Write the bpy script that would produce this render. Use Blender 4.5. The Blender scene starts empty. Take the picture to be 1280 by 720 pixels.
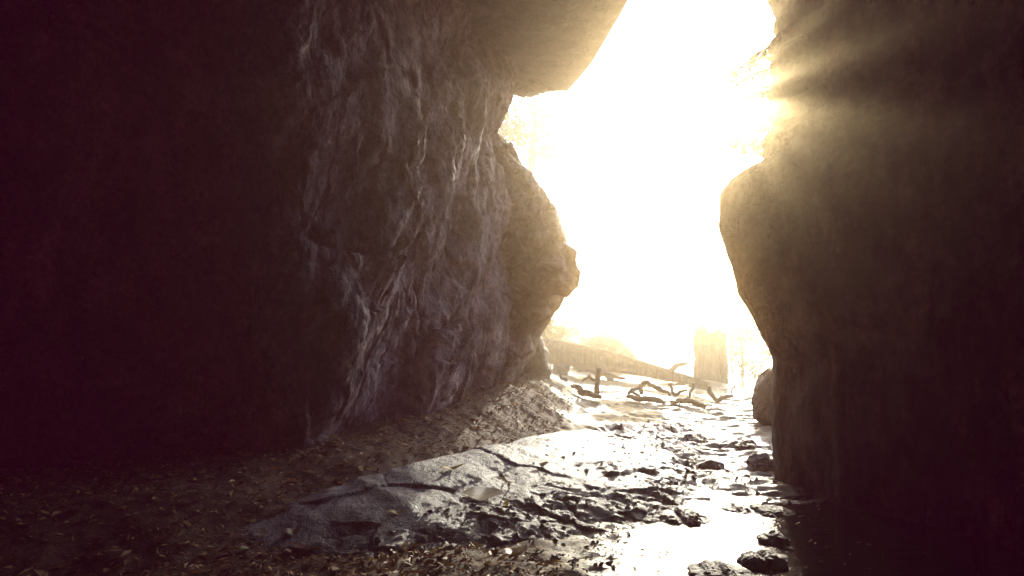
import bpy, math, random
import numpy as np

random.seed(7)
RNG = np.random.default_rng(11)
S = bpy.context.scene
COL = S.collection

# ------------------------------------------------------------------ numbers
CAM_H = 1.5
FPX = 914.0              # focal length in photo pixels (1280 wide)
HOR = 410.0              # horizon row in the photo
SUN_DIR = np.array([0.285, 1.0, 0.312]); SUN_DIR /= np.linalg.norm(SUN_DIR)


def P(px, py, d):
    """World point seen at photo pixel (px, py) at distance d in front of the camera."""
    return np.array([(px - 640) / FPX * d, d, CAM_H + (HOR - py) / FPX * d])


# ------------------------------------------------------------------ noise (numpy gradient noise)
def _hash(ix, iy, iz, seed):
    h = (ix.astype(np.uint32) * np.uint32(374761393) + iy.astype(np.uint32) * np.uint32(668265263)
         + iz.astype(np.uint32) * np.uint32(2147483647) + np.uint32(seed * 974711 + 13))
    h = (h ^ (h >> np.uint32(13))) * np.uint32(1274126177)
    h = h ^ (h >> np.uint32(16))
    h = h * np.uint32(2246822519)
    return h ^ (h >> np.uint32(15))


_G = np.array([[1,1,0],[-1,1,0],[1,-1,0],[-1,-1,0],[1,0,1],[-1,0,1],[1,0,-1],[-1,0,-1],
               [0,1,1],[0,-1,1],[0,1,-1],[0,-1,-1],[1,1,0],[-1,1,0],[0,-1,1],[0,-1,-1]], dtype=float)


def noise(x, y, z, seed=0):
    x, y, z = np.broadcast_arrays(np.asarray(x, float), np.asarray(y, float), np.asarray(z, float))
    xi, yi, zi = np.floor(x).astype(np.int64), np.floor(y).astype(np.int64), np.floor(z).astype(np.int64)
    xf, yf, zf = x - xi, y - yi, z - zi
    u, v, w = (t * t * t * (t * (t * 6 - 15) + 10) for t in (xf, yf, zf))

    def g(a, b, c):
        gr = _G[_hash(xi + a, yi + b, zi + c, seed) & np.uint32(15)]
        return gr[..., 0] * (xf - a) + gr[..., 1] * (yf - b) + gr[..., 2] * (zf - c)
    with np.errstate(over='ignore'):
        x00 = g(0,0,0) * (1-u) + g(1,0,0) * u
        x10 = g(0,1,0) * (1-u) + g(1,1,0) * u
        x01 = g(0,0,1) * (1-u) + g(1,0,1) * u
        x11 = g(0,1,1) * (1-u) + g(1,1,1) * u
    return (x00 * (1-v) + x10 * v) * (1-w) + (x01 * (1-v) + x11 * v) * w


def fbm(x, y, z, octv=4, seed=0, gain=.5):
    s, a = 0, 1.0
    for o in range(octv):
        s = s + a * noise(x * 2**o, y * 2**o, z * 2**o, seed + o * 17)
        a *= gain
    return s


def ridged(x, y, z, octv=3, seed=0, gain=.5):
    s, a = 0, 1.0
    for o in range(octv):
        s = s + a * (1 - 2.2 * np.abs(noise(x * 2**o, y * 2**o, z * 2**o, seed + o * 31)))
        a *= gain
    return s


def facets(a, b, seed=0, jump=.35, tilt=.55):
    """Broken rock: every cell of a jittered grid is a tilted plane; neighbours meet in edges and small steps."""
    a, b = np.broadcast_arrays(np.asarray(a, float), np.asarray(b, float))
    ai, bi = np.floor(a).astype(np.int64), np.floor(b).astype(np.int64)
    best = np.full(a.shape, 9e9); h = np.zeros(a.shape); sec = np.full(a.shape, 9e9)
    for i in (-1, 0, 1):
        for j in (-1, 0, 1):
            k = _hash(ai + i, bi + j, 0 * ai, seed)
            rx_ = (k & np.uint32(255)) / 255.; ry_ = ((k >> np.uint32(8)) & np.uint32(255)) / 255.
            ta = ((k >> np.uint32(16)) & np.uint32(255)) / 127.5 - 1; tb = ((k >> np.uint32(24)) & np.uint32(255)) / 127.5 - 1
            da = a - (ai + i + rx_); db = b - (bi + j + ry_); d = da * da + db * db
            m = d < best
            sec = np.where(m, best, np.minimum(sec, d))
            h = np.where(m, tilt * (ta * da + tb * db) + jump * (ta * tb), h); best = np.where(m, d, best)
    e = np.sqrt(sec) - np.sqrt(best)
    return h - .12 * np.exp(-(e / .05) ** 2)


def sstep(a, b, x):
    t = np.clip((x - a) / (b - a), 0, 1)
    return t * t * (3 - 2 * t)


# ------------------------------------------------------------------ mesh helpers
def link(name, me, mat=None, parent=None):
    o = bpy.data.objects.new(name, me)
    COL.objects.link(o)
    if mat is not None:
        me.materials.append(mat)
    if parent is not None:
        o.parent = parent
    return o


def mesh_np(name, V, F, mat=None, parent=None, smooth=True):
    """F: (n,k) int array of faces all with k corners."""
    V = np.asarray(V, np.float32).reshape(-1, 3); F = np.asarray(F, np.int32)
    me = bpy.data.meshes.new(name)
    n, k = F.shape
    me.vertices.add(len(V)); me.vertices.foreach_set('co', V.ravel())
    me.loops.add(n * k); me.loops.foreach_set('vertex_index', F.ravel())
    me.polygons.add(n)
    me.polygons.foreach_set('loop_start', np.arange(0, n * k, k, dtype=np.int32))
    me.polygons.foreach_set('loop_total', np.full(n, k, dtype=np.int32))
    me.update(calc_edges=True)
    me.polygons.foreach_set('use_smooth', np.full(n, smooth))
    me.validate()
    return link(name, me, mat, parent)


def grid_faces(nu, nv, wrap_u=False):
    iu = np.arange(nu if wrap_u else nu - 1); iv = np.arange(nv - 1)
    A, B = np.meshgrid(iu, iv, indexing='ij')
    A2 = (A + 1) % nu
    return np.stack([A * nv + B, A2 * nv + B, A2 * nv + B + 1, A * nv + B + 1], -1).reshape(-1, 4)


def attr(o, name, vals):
    a = o.data.attributes.new(name, 'FLOAT', 'POINT')
    a.data.foreach_set('value', np.asarray(vals, np.float32).ravel())


def tag(o, label=None, cat=None, group=None, kind=None):
    if label: o['label'] = label
    if cat: o['category'] = cat
    if group: o['group'] = group
    if kind: o['kind'] = kind
    return o


def empty(name, loc=(0, 0, 0)):
    o = bpy.data.objects.new(name, None); COL.objects.link(o); o.location = loc
    return o


def curve_resample(pts, ts):
    """Smooth curve (Catmull-Rom) through pts at parameters ts in [0, n-1]."""
    pts = np.asarray(pts, float); n = len(pts)
    i = np.clip(np.floor(ts).astype(int), 0, n - 2); f = (ts - i)[:, None]
    p0 = pts[np.clip(i - 1, 0, n - 1)]; p1 = pts[i]; p2 = pts[i + 1]; p3 = pts[np.clip(i + 2, 0, n - 1)]
    return .5 * (2*p1 + (p2-p0)*f + (2*p0-5*p1+4*p2-p3)*f*f + (3*p1-p0-3*p2+p3)*f**3)


# ------------------------------------------------------------------ materials
class NT:
    def __init__(s, name):
        s.m = bpy.data.materials.new(name); s.m.use_nodes = True
        s.t = s.m.node_tree; s.t.nodes.clear()
        s.out = s.t.nodes.new('ShaderNodeOutputMaterial')

    def n(s, typ, **kw):
        nd = s.t.nodes.new(typ)
        for k, v in kw.items():
            if k.startswith('i_'):
                nd.inputs[k[2:].replace('_', ' ')].default_value = v
            else:
                setattr(nd, k, v)
        return nd

    def l(s, a, b): s.t.links.new(a, b)

    def coords(s, scale=(1, 1, 1), rot=(0, 0, 0), kind='Object'):
        c = s.n('ShaderNodeTexCoord'); m = s.n('ShaderNodeMapping')
        m.inputs['Scale'].default_value = scale; m.inputs['Rotation'].default_value = rot
        s.l(c.outputs[kind], m.inputs['Vector']); return m.outputs['Vector']

    def noise(s, vec, scale, detail=6, rough=.6, dist=0.0):
        nd = s.n('ShaderNodeTexNoise'); s.l(vec, nd.inputs['Vector'])
        nd.inputs['Scale'].default_value = scale; nd.inputs['Detail'].default_value = detail
        nd.inputs['Roughness'].default_value = rough; nd.inputs['Distortion'].default_value = dist
        return nd.outputs['Fac']

    def ramp(s, fac, stops, interp='LINEAR'):
        r = s.n('ShaderNodeValToRGB'); e = r.color_ramp.elements; r.color_ramp.interpolation = interp
        while len(e) < len(stops): e.new(.5)
        for el, (p, c) in zip(e, stops):
            el.position = p; el.color = (*c, 1) if len(c) == 3 else c
        s.l(fac, r.inputs['Fac']); return r.outputs['Color']

    def mix(s, fac, a, b, mode='MIX'):
        m = s.n('ShaderNodeMix', data_type='RGBA', blend_type=mode)
        for sock, v in ((m.inputs[0], fac), (m.inputs[6], a), (m.inputs[7], b)):
            if hasattr(v, 'is_output'): s.l(v, sock)
            else: sock.default_value = v if not isinstance(v, tuple) else (*v, 1)
        return m.outputs[2]

    def math(s, op, a, b=None):
        m = s.n('ShaderNodeMath', operation=op)
        for sock, v in zip(m.inputs, (a, b)):
            if v is None: continue
            if hasattr(v, 'is_output'): s.l(v, sock)
            else: sock.default_value = v
        return m.outputs[0]

    def bump(s, h, strength=.5, dist=.02, normal=None):
        b = s.n('ShaderNodeBump'); b.inputs['Strength'].default_value = strength
        b.inputs['Distance'].default_value = dist; s.l(h, b.inputs['Height'])
        if normal is not None: s.l(normal, b.inputs['Normal'])
        return b.outputs['Normal']

    def attr(s, name):
        return s.n('ShaderNodeAttribute', attribute_name=name).outputs['Fac']

    def principled(s, color, rough=.8, normal=None, spec=.5):
        p = s.n('ShaderNodeBsdfPrincipled')
        for sock, v in ((p.inputs['Base Color'], color), (p.inputs['Roughness'], rough), (p.inputs['Specular IOR Level'], spec)):
            if hasattr(v, 'is_output'): s.l(v, sock)
            else: sock.default_value = (*v, 1) if isinstance(v, tuple) else v
        if normal is not None: s.l(normal, p.inputs['Normal'])
        s.l(p.outputs[0], s.out.inputs['Surface']); return p


def rock_mat(name, dark, mid, light, grain=(1, 1, .22), rot=(0, 0, 0), scale=1.0, rough=.72, bumpk=1.0, spec=.35):
    t = NT(name)
    v = t.coords(tuple(g * scale for g in grain), rot)
    iso = t.coords((scale,) * 3)
    big = t.noise(v, .9, 5, .6, .6); streak = t.noise(v, 4.2, 9, .70, .25); fine = t.noise(iso, 22, 8, .7)
    patch = t.noise(iso, 1.7, 6, .62, .4)
    c = t.ramp(streak, [(.36, dark), (.5, mid), (.64, light)])
    c = t.mix(t.ramp(big, [(.40, (0, 0, 0)), (.58, (1, 1, 1))]), t.mix(.55, c, dark), c)
    speck = t.noise(iso, 9, 9, .74, .3)
    c = t.mix(.7, c, t.ramp(speck, [(.36, (.5, .48, .49)), (.5, (1.0, 1.0, 1.0)), (.62, (1.5, 1.46, 1.46))]), 'MULTIPLY')
    # pale mineral / lichen patches
    c = t.mix(t.math('MULTIPLY', t.ramp(patch, [(.56, (0, 0, 0)), (.64, (1, 1, 1))]), .55), c, t.mix(fine, mid, tuple(min(1, x * 1.7) for x in light)))
    c = t.mix(.55, c, t.ramp(fine, [(.3, (.45, .44, .45)), (.62, (1.4, 1.37, 1.35))]), 'MULTIPLY')
    # cracks
    vo = t.n('ShaderNodeTexVoronoi', feature='DISTANCE_TO_EDGE'); t.l(t.coords(tuple(g * scale * 1.1 for g in grain), rot), vo.inputs['Vector'])
    vo.inputs['Scale'].default_value = 1.3
    wob = t.noise(iso, 3.2, 4, .6)
    cr = t.math('ADD', vo.outputs['Distance'], t.math('MULTIPLY', t.math('SUBTRACT', wob, .42), .22))
    crk = t.ramp(cr, [(.0, (0, 0, 0)), (.02, (1, 1, 1))])
    c = t.mix(.6, c, crk, 'MULTIPLY')
    vo2 = t.n('ShaderNodeTexVoronoi', feature='DISTANCE_TO_EDGE'); t.l(t.coords(tuple(g * scale for g in (1, 1, .5)), rot), vo2.inputs['Vector'])
    vo2.inputs['Scale'].default_value = 3.4
    crk2 = t.ramp(t.math('ADD', vo2.outputs['Distance'], t.math('MULTIPLY', t.math('SUBTRACT', t.noise(iso, 6, 5, .65), .36), .3)), [(.0, (.25, .25, .25)), (.025, (1, 1, 1))])
    c = t.mix(.55, c, crk2, 'MULTIPLY')
    h = t.math('ADD', t.math('MULTIPLY', streak, 1.4), t.math('MULTIPLY', fine, .8))
    h = t.math('ADD', h, t.math('MULTIPLY', t.noise(iso, 70, 4, .7), .25))
    h = t.math('ADD', h, t.math('MULTIPLY', t.math('ADD', crk, crk2), .35))
    h = t.math('ADD', h, t.math('MULTIPLY', speck, 1.3))
    nrm = t.bump(h, .95 * bumpk, .07)
    r = t.math('ADD', t.math('MULTIPLY', streak, .35), rough - .17)
    t.principled(c, r, nrm, spec)
    return t.m


M = {}
M['wall'] = rock_mat('cave_rock', (.065, .042, .05), (.34, .25, .27), (.70, .58, .59), rot=(0, math.radians(14), 0), grain=(1, .9, .5))
M['boulder'] = rock_mat('boulder_rock', (.06, .043, .042), (.24, .185, .18), (.46, .39, .37), grain=(.6, .6, 1.3), rot=(0, math.radians(-28), 0))
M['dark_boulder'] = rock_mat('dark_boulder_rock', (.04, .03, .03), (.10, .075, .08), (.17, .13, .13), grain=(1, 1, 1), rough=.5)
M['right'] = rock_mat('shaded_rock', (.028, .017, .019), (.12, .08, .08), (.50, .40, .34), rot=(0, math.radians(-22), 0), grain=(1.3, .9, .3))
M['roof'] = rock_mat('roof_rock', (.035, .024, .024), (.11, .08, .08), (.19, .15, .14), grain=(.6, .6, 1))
M['stone'] = rock_mat('stream_stone', (.10, .085, .085), (.25, .21, .21), (.42, .38, .37), grain=(1, 1, 1.6), scale=2.2, rough=.36, bumpk=.8)

# slab: smooth blue-grey crest, rougher and darker lower slope, wet sheen
t = NT('slab_rock')
v = t.coords((1.3, .7, 1), (0, 0, math.radians(-55)))
iso = t.coords()
low = t.attr('low'); wet = t.attr('wet')
st = t.noise(v, 5, 9, .68, .7); fine = t.noise(iso, 30, 8, .72); pat = t.noise(iso, 2.4, 6, .62, .5)
c = t.ramp(st, [(.36, (.13, .11, .14)), (.5, (.27, .245, .29)), (.66, (.48, .44, .49))])
c = t.mix(t.ramp(pat, [(.42, (0, 0, 0)), (.6, (.8, .8, .8))]), t.mix(.45, c, (.09, .07, .08)), c)
c = t.mix(low, c, t.ramp(t.noise(iso, 9, 8, .72), [(.35, (.02, .014, .016)), (.52, (.15, .12, .125)), (.68, (.36, .31, .31))]))
c = t.mix(.6, c, t.ramp(fine, [(.3, (.3, .3, .3)), (.65, (1.2, 1.2, 1.2))]), 'MULTIPLY')
h = t.math('ADD', t.math('MULTIPLY', st, 1.2), t.math('MULTIPLY', fine, .7))
h = t.math('ADD', h, t.math('MULTIPLY', t.math('MULTIPLY', t.noise(iso, 11, 7, .7), low), 2.2))
t.principled(c, t.math('SUBTRACT', t.math('ADD', t.math('MULTIPLY', st, .35), .32), t.math('MULTIPLY', wet, .40)), t.bump(h, .9, .06), .6)
M['slab'] = t.m

# ground: damp sand and soil
t = NT('ground_soil')
iso = t.coords()
lit = t.attr('litter'); wet = t.attr('wet')
n1 = t.noise(iso, 1.3, 6, .6, .3); n2 = t.noise(iso, 14, 8, .7); n3 = t.noise(t.coords((1, 2.4, 1)), 34, 5, .7)
sand = t.ramp(n1, [(.3, (.40, .29, .12)), (.5, (.60, .47, .23)), (.7, (.70, .58, .34))])
sand = t.mix(.7, sand, t.ramp(n3, [(.35, (.3, .25, .15)), (.6, (1.2, 1.15, 1.0))]), 'MULTIPLY')
soil = t.ramp(n2, [(.3, (.035, .02, .012)), (.52, (.13, .08, .042)), (.7, (.27, .18, .09))])
c = t.mix(lit, sand, soil)
c = t.mix(t.math('MULTIPLY', wet, .55), c, (.05, .04, .035))
h = t.math('ADD', n2, t.math('MULTIPLY', n3, .8))
rg = t.math('SUBTRACT', .8, t.math('MULTIPLY', wet, .58))
t.principled(c, rg, t.bump(h, .6, .03), .5)
M['ground'] = t.m

t = NT('stream_water')
iso = t.coords((1, 1.6, 1))
h = t.math('ADD', t.noise(iso, 5, 4, .6, .4), t.math('MULTIPLY', t.noise(iso, 22, 3, .6), .25))
p = t.principled((.025, .02, .018), .06, t.bump(h, .22, .05), .5)
p.inputs['IOR'].default_value = 1.33
M['water'] = t.m

t = NT('weathered_wood')
v = t.coords((1, 1, 1), kind='Object')
gx = t.noise(t.coords((.7, 5, 5)), 6, 8, .7, .5); f = t.noise(v, 26, 6, .7)
c = t.ramp(gx, [(.3, (.10, .07, .05)), (.52, (.27, .20, .14)), (.72, (.43, .34, .26))])
t.principled(c, .8, t.bump(t.math('ADD', gx, t.math('MULTIPLY', f, .4)), .7, .03), .25)
M['wood'] = t.m

t = NT('bark')
gx = t.noise(t.coords((4, 4, .6)), 4, 8, .7, .6)
c = t.ramp(gx, [(.36, (.035, .022, .015)), (.52, (.13, .088, .058)), (.66, (.26, .19, .14))])
t.principled(c, .88, t.bump(gx, .9, .06), .2)
M['bark'] = t.m


def leaf_mat(name, cols, rough=.6, trans=.35):
    t = NT(name)
    g = t.n('ShaderNodeNewGeometry')
    c = t.ramp(g.outputs['Random Per Island'], [(i / max(1, len(cols) - 1), k) for i, k in enumerate(cols)])
    c = t.mix(.5, c, t.ramp(t.noise(t.coords(), 30, 4, .6), [(.3, (.45, .4, .35)), (.65, (1.15, 1.15, 1.1))]), 'MULTIPLY')
    p = t.principled(c, rough, None, .35)
    tr = t.n('ShaderNodeBsdfTranslucent'); t.l(c, tr.inputs['Color'])
    ms = t.n('ShaderNodeMixShader'); ms.inputs[0].default_value = trans
    t.l(p.outputs[0], ms.inputs[1]); t.l(tr.outputs[0], ms.inputs[2]); t.l(ms.outputs[0], t.out.inputs['Surface'])
    return t.m


M['green'] = leaf_mat('tree_leaves', [(.035, .06, .012), (.07, .10, .02), (.11, .13, .03), (.05, .08, .02)])
M['litter'] = leaf_mat('dry_leaves', [(.10, .05, .025), (.32, .18, .075), (.52, .35, .14), (.14, .075, .04), (.66, .50, .22), (.20, .105, .05), (.40, .24, .10)], .6, .12)
M['yellow'] = leaf_mat('yellow_leaf', [(.50, .40, .09), (.62, .52, .16)], .5, .2)
M['pale'] = leaf_mat('pale_leaf', [(.55, .50, .38), (.42, .36, .24)], .5, .2)
M['pale_scrap'] = leaf_mat('glossy_pale_scrap', [(.80, .76, .62), (.78, .72, .58)], .22, .3)  # near-white, smooth material for the broad scrap on the slab
M['brown'] = leaf_mat('brown_leaf', [(.24, .10, .045), (.30, .14, .06)], .5, .2)
M['chip'] = rock_mat('rock_chips', (.03, .022, .022), (.12, .095, .095), (.34, .29, .27), grain=(1, 1, 1), scale=3, rough=.55)

# ------------------------------------------------------------------ ground
def seg_dist(x, y, pts):
    """distance to a polyline, signed side (+ to the right of travel) and parameter."""
    best = np.full(np.shape(x), 1e9); side = np.zeros(np.shape(x)); par = np.zeros(np.shape(x))
    for i in range(len(pts) - 1):
        ax, ay = pts[i][:2]; bx, by = pts[i + 1][:2]
        dx, dy = bx - ax, by - ay; L2 = dx*dx + dy*dy
        tt = np.clip(((x - ax) * dx + (y - ay) * dy) / L2, 0, 1)
        d = np.hypot(x - ax - tt * dx, y - ay - tt * dy)
        s = np.sign((x - ax) * dy - (y - ay) * dx)
        m = d < best
        best = np.where(m, d, best); side = np.where(m, s, side); par = np.where(m, i + tt, par)
    return best, side, par


CHANNEL = [(.55, 1.0), (.95, 3.6), (1.25, 5.2), (2.0, 7.2), (2.9, 10.2), (3.6, 13.0), (5.0, 17.0), (9.0, 24.0)]


def ground_h(x, y):
    x = np.asarray(x, float); y = np.asarray(y, float)
    bank_edge = np.interp(y, [0, 4.0, 4.6, 5.4, 6.5, 9, 11, 13, 20, 60], [-3.0, -2.8, -2.1, -1.15, -.2, .5, 1.1, 1.6, 1.5, 4])
    z = np.interp(y, [4, 5.5, 7, 9, 11, 13, 16, 22], [.30, .33, .40, .52, .56, .50, .36, .3]) * sstep(0, 1.3, bank_edge - x) * sstep(60, 24, y)
    z = z + .20 * sstep(8, 15, y) * sstep(5.5, 1.5, x - .12 * (y - 8))
    z = z + .40 * sstep(14, 20, y) * sstep(3.2, -1.5, x)
    d, s, p = seg_dist(x, y, CHANNEL)
    ch = np.exp(-(d / .62) ** 2)
    z = z - np.interp(y, [0, 5.4, 6.3, 9.4, 10.6, 40], [.085, .08, .03, .03, .10, .12]) * ch
    z = z - .16 * sstep(1.15, 1.9, x) * sstep(6.4, 5.4, y)
    z = z + .045 * fbm(x * .9, y * .9, 0 * x, 4, 3) + .022 * fbm(x * 4.2, y * 4.2, 0 * x + 3, 3, 5) + .03 * fbm(x * 2, y * 2, 0 * x + 7, 3, 45) * (1 - sstep(.3, 1.4, bank_edge - x))
    z = z + .055 * fbm(x * 1.3, y * 4.5, 0 * x + 11, 4, 61) * np.exp(-(d / 1.1) ** 2)
    far = sstep(26, 60, np.hypot(x, y))
    z = z + far * 1.2 * (fbm(x * .03, y * .03, 0 * x, 3, 9) + .4)
    return z


# polar-ish sheet: fine near the cave, stretching to the horizon
def axis(fine_lo, fine_hi, step, reach, growth=1.16):
    a = list(np.arange(fine_lo, fine_hi, step)); s = step
    b = a[-1]
    while b < reach: s *= growth; b += s; a.append(b)
    s = step; b = a[0]; lo = []
    while b > -reach: s *= growth; b -= s; lo.append(b)
    return np.array(lo[::-1] + a)


gx_ = axis(-2.6, 4.2, .024, 900); gy_ = axis(3.4, 15.5, .03, 900)
GX, GY = np.meshgrid(gx_, gy_, indexing='ij')
GZ = ground_h(GX, GY)
go = mesh_np('ground', np.stack([GX, GY, GZ], -1), grid_faces(len(gx_), len(gy_)), M['ground'])
bank_edge = np.interp(GY, [0, 4.0, 4.6, 5.4, 6.5, 9, 11.5, 13, 15, 60], [-2.0, -1.9, -1.5, -.7, .1, .65, 1.0, .85, .3, -2])
lit = sstep(-.25, .35, bank_edge - GX + .35 * fbm(GX * 1.5, GY * 1.5, 0 * GX, 4, 21))
lit = np.maximum(lit, sstep(.75, .15, GX + .25 * fbm(GX * 2, GY * 2, 0 * GX, 3, 23)) * sstep(5.9, 5.0, GY))
wetv = np.maximum(sstep(.10, -.03, GZ), sstep(9.5, 11.5, GY) * sstep(-.25, .25, fbm(GX * .8, GY * .8, 0 * GX + 3, 4, 88) + .12)) * (1 - lit) * sstep(70, 30, GY)
attr(go, 'litter', lit); attr(go, 'wet', wetv)
tag(go, kind='structure')

# stream water: level sheet that shows wherever the bed dips under it
wx = np.linspace(-.9, 16, 60); wy = np.linspace(1.0, 32, 90)
WX, WY = np.meshgrid(wx, wy, indexing='ij')
wo = mesh_np('water', np.stack([WX, WY, np.full_like(WX, -.028)], -1), grid_faces(60, 90), M['water'])
tag(wo, kind='structure')


# ------------------------------------------------------------------ cave walls
def sheet_wall(name, plan, dens, zs, offset, disp, mat, flip=False):
    """A rock face that follows a plan curve; offset(u, z, xy) moves it, disp adds rock relief along its normal."""
    plan = np.asarray(plan, float)
    ts = np.concatenate([np.linspace(i, i + 1, n, endpoint=False) for i, n in enumerate(dens)] + [[len(plan) - 1.0]])
    c = curve_resample(plan, ts)
    seg = np.r_[0, np.cumsum(np.hypot(*np.diff(c, axis=0).T))]
    tan = np.gradient(c, axis=0); tan /= np.linalg.norm(tan, axis=1)[:, None] + 1e-9
    for _ in range(6):
        tan = (np.roll(tan, 1, 0) + 2 * tan + np.roll(tan, -1, 0)) / 4 if False else np.vstack([tan[:1], (tan[:-2] + 2 * tan[1:-1] + tan[2:]) / 4, tan[-1:]])
    nrm = np.stack([tan[:, 1], -tan[:, 0]], 1)
    if flip: nrm = -nrm
    U, Z = np.meshgrid(seg, zs, indexing='ij')
    X = np.repeat(c[:, 0:1], len(zs), 1); Y = np.repeat(c[:, 1:2], len(zs), 1)
    NX = np.repeat(nrm[:, 0:1], len(zs), 1); NY = np.repeat(nrm[:, 1:2], len(zs), 1)
    ox = offset(X, Y, Z, U); X = X + ox
    d = disp(X, Y, Z, U)
    dz = .35 * noise(X * .8, Y * .8, Z * .8, 77) * .3
    V = np.stack([X + NX * d, Y + NY * d, Z + dz], -1)
    return mesh_np(name, V, grid_faces(len(c), len(zs)), mat)


# left wall
def left_off(X, Y, Z, U):
    o = np.interp(Z, [-1, 0, .35, .9, 1.6, 2.6, 4, 5, 6.5], [-.55, -.42, -.22, .0, .10, .10, .04, -.05, -.15])
    near = sstep(9.0, 6.0, Y)
    o = o * (.45 + .55 * near)
    # the tip of the wall narrows a little just under the roof and swells lower down
    tip = sstep(8.6, 10.6, Y)
    o = o + tip * np.interp(Z, [0, .7, 1.3, 1.9, 2.6, 3.4, 3.9, 4.25, 4.8, 5.3, 5.7], [-.25, -.22, -.02, .02, .0, .0, -.06, -.16, -.04, .02, .02])
    return o


def left_disp(X, Y, Z, U):
    a = U * .94 - Z * .34; b = U * .34 + Z * .94
    d = .42 * fbm(a * .42, b * .24, 0 * a + 2, 2, 4) + .30 * fbm(a * .95, b * .62, 0 * a + 6, 2, 14)
    wa = a + .16 * fbm(a * .9, b * .6, 0 * a, 3, 3, .4); wb = b + .22 * fbm(a * .8, b * .5, 0 * a + 4, 3, 6, .4)
    d = d + (.20 * facets(wa * .75, wb * .48, 8, .10, .85) + .09 * facets(wa * 1.9 + 3, wb * 1.2, 9, .15, .85) + .055 * facets(wa * 4.2, wb * 2.8, 10, .2, .9) + .02 * facets(wa * 9, wb * 6.5, 11, .4, .9)) * sstep(-.6, .15, noise(a * .6, b * .4, 0 * a + 8, 71))
    d = d + .02 * ridged(a * .75 + .25 * noise(a, b, 0 * a, 3), b * .22, 0 * a + 5, 3, 8)
    d = d + .05 * fbm(a * 2.1, b * .7, 0 * a + 1, 5, 12)
    d = d + .020 * fbm(a * 8, b * 5, 0 * a, 5, 19, .62)
    d = d - .06 * sstep(.10, .26, noise(a * 2.4, b * 1.7, 0 * a + 2, 81))
    return d


LP = [(-9, -6), (-9.4, -2), (-9.2, 1), (-8.4, 3.4), (-6.4, 5.2), (-4.2, 6.3), (-2.85, 7.05), (-2.28, 6.60), (-1.95, 6.76), (-1.62, 7.25), (-1.12, 8.3), (-.58, 9.7), (-.15, 10.95), (-.30, 11.5), (-1.2, 12.3), (-4, 14), (-9, 16), (-14, 17.5)]
lw = sheet_wall('rock_wall', LP, [10, 12, 40, 60, 60, 80, 70, 70, 90, 110, 120, 90, 40, 30, 20, 12, 6], np.linspace(-.8, 6.6, 340), left_off, left_disp, M['wall'])
tag(lw, 'tall grey streaked rock wall bulging over the leaf litter on the cave\'s shaded side', 'rock wall')


# right wall
def right_off(X, Y, Z, U):
    py = HOR - (Z - CAM_H) / 7.3 * FPX
    edge = np.interp(py, [-200, 0, 100, 196, 212, 222, 232, 246, 285, 330, 365, 400, 425, 450, 500, 600, 640, 720],
                         [972, 968, 966, 962, 950, 930, 914, 901, 903, 919, 926, 945, 958, 972, 968, 970, 984, 990])
    edge = edge + np.where(py < 236, 13 * noise(py / 21., 0 * py + .5, 0 * py, 5) + 7 * noise(py / 8., 0 * py + .5, 0 * py, 6), 0) * sstep(205, 185, py)
    o = (edge - 972) / FPX * 7.3
    w = sstep(5.2, 7.0, Y) * .75 + .25
    w = np.where(U > 0, w, w)
    base = np.interp(Z, [-1, 0, .5, 1.2, 2.5, 5], [.0, .0, .05, .15, .25, .3]) * sstep(6.9, 5, Y)
    return o * w + base * .0


def right_disp(X, Y, Z, U):
    a = U * .9 + Z * .36; b = -U * .36 + Z * .93
    e = sstep(7.25, 6.2, Y)
    d = (.20 * fbm(a * .5, b * .18, 0 * a + 3, 2, 54)) * e
    d = d + (.06 * ridged(a * .9, b * .25, 0 * a + 5, 3, 58)) * (.15 + .85 * e)
    wa = a + .2 * fbm(a * .9, b * .6, 0 * a, 4, 93); wb = b + .4 * fbm(a * .8, b * .5, 0 * a + 4, 4, 96)
    d = d + (.15 * facets(wa * .9, wb * .35, 98) + .09 * facets(wa * 2.3, wb * .9, 99) + .035 * facets(wa * 5.5, wb * 2.2, 100)) * (.2 + .8 * e)
    d = d + .05 * fbm(a * 2.4, b * .8, 0 * a + 1, 4, 62) * (.35 + .65 * e) + .012 * fbm(a * 9, b * 4, 0 * a, 3, 69)
    return d


RP = [(6.5, -6), (5.4, -2), (4.8, 1), (4.1, 3.4), (3.55, 4.9), (3.05, 6.0), (2.74, 6.9), (2.66, 7.35), (2.95, 7.7), (4.2, 8.0), (7, 8.4), (12, 9), (20, 9.5)]
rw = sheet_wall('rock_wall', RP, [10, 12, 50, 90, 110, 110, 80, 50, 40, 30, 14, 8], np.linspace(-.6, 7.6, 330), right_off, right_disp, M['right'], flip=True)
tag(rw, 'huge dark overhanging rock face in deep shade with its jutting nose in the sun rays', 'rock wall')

# roof: underside, then the lip rising at its outer edge
rx = np.r_[np.linspace(-14, -3, 24, endpoint=False), np.linspace(-3, 4, 240, endpoint=False), np.linspace(4, 20, 24)]
q = np.linspace(0, 1, 260)
yf = np.interp(rx, [-14, -3, .2, .95, 1.2, 1.38, 1.5, 1.6, 2.0, 3.4, 4.2, 20], [14.5, 13.6, 12.9, 12.6, 11.2, 9.4, 7.6, 5.6, 4.6, 4.6, 5.2, 7])
yf = yf + .25 * noise(rx * 1.7, 0 * rx, 0 * rx, 5) + .16 * noise(rx * 5, 0 * rx, 0 * rx, 6)
RX = np.repeat(rx[:, None], len(q), 1)
qq = np.repeat(q[None, :], len(rx), 0)
YF = np.repeat(yf[:, None], len(q), 1)
under = np.clip(qq / .78, 0, 1); lip = np.clip((qq - .78) / .22, 0, 1)
RY = -7 + (YF + 7) * under + 1.2 * lip
zb = np.interp(RX, [-14, -3, 0, 1, 1.6, 3, 20], [5.7, 5.65, 5.62, 5.58, 5.45, 5.6, 6.0])
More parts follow.
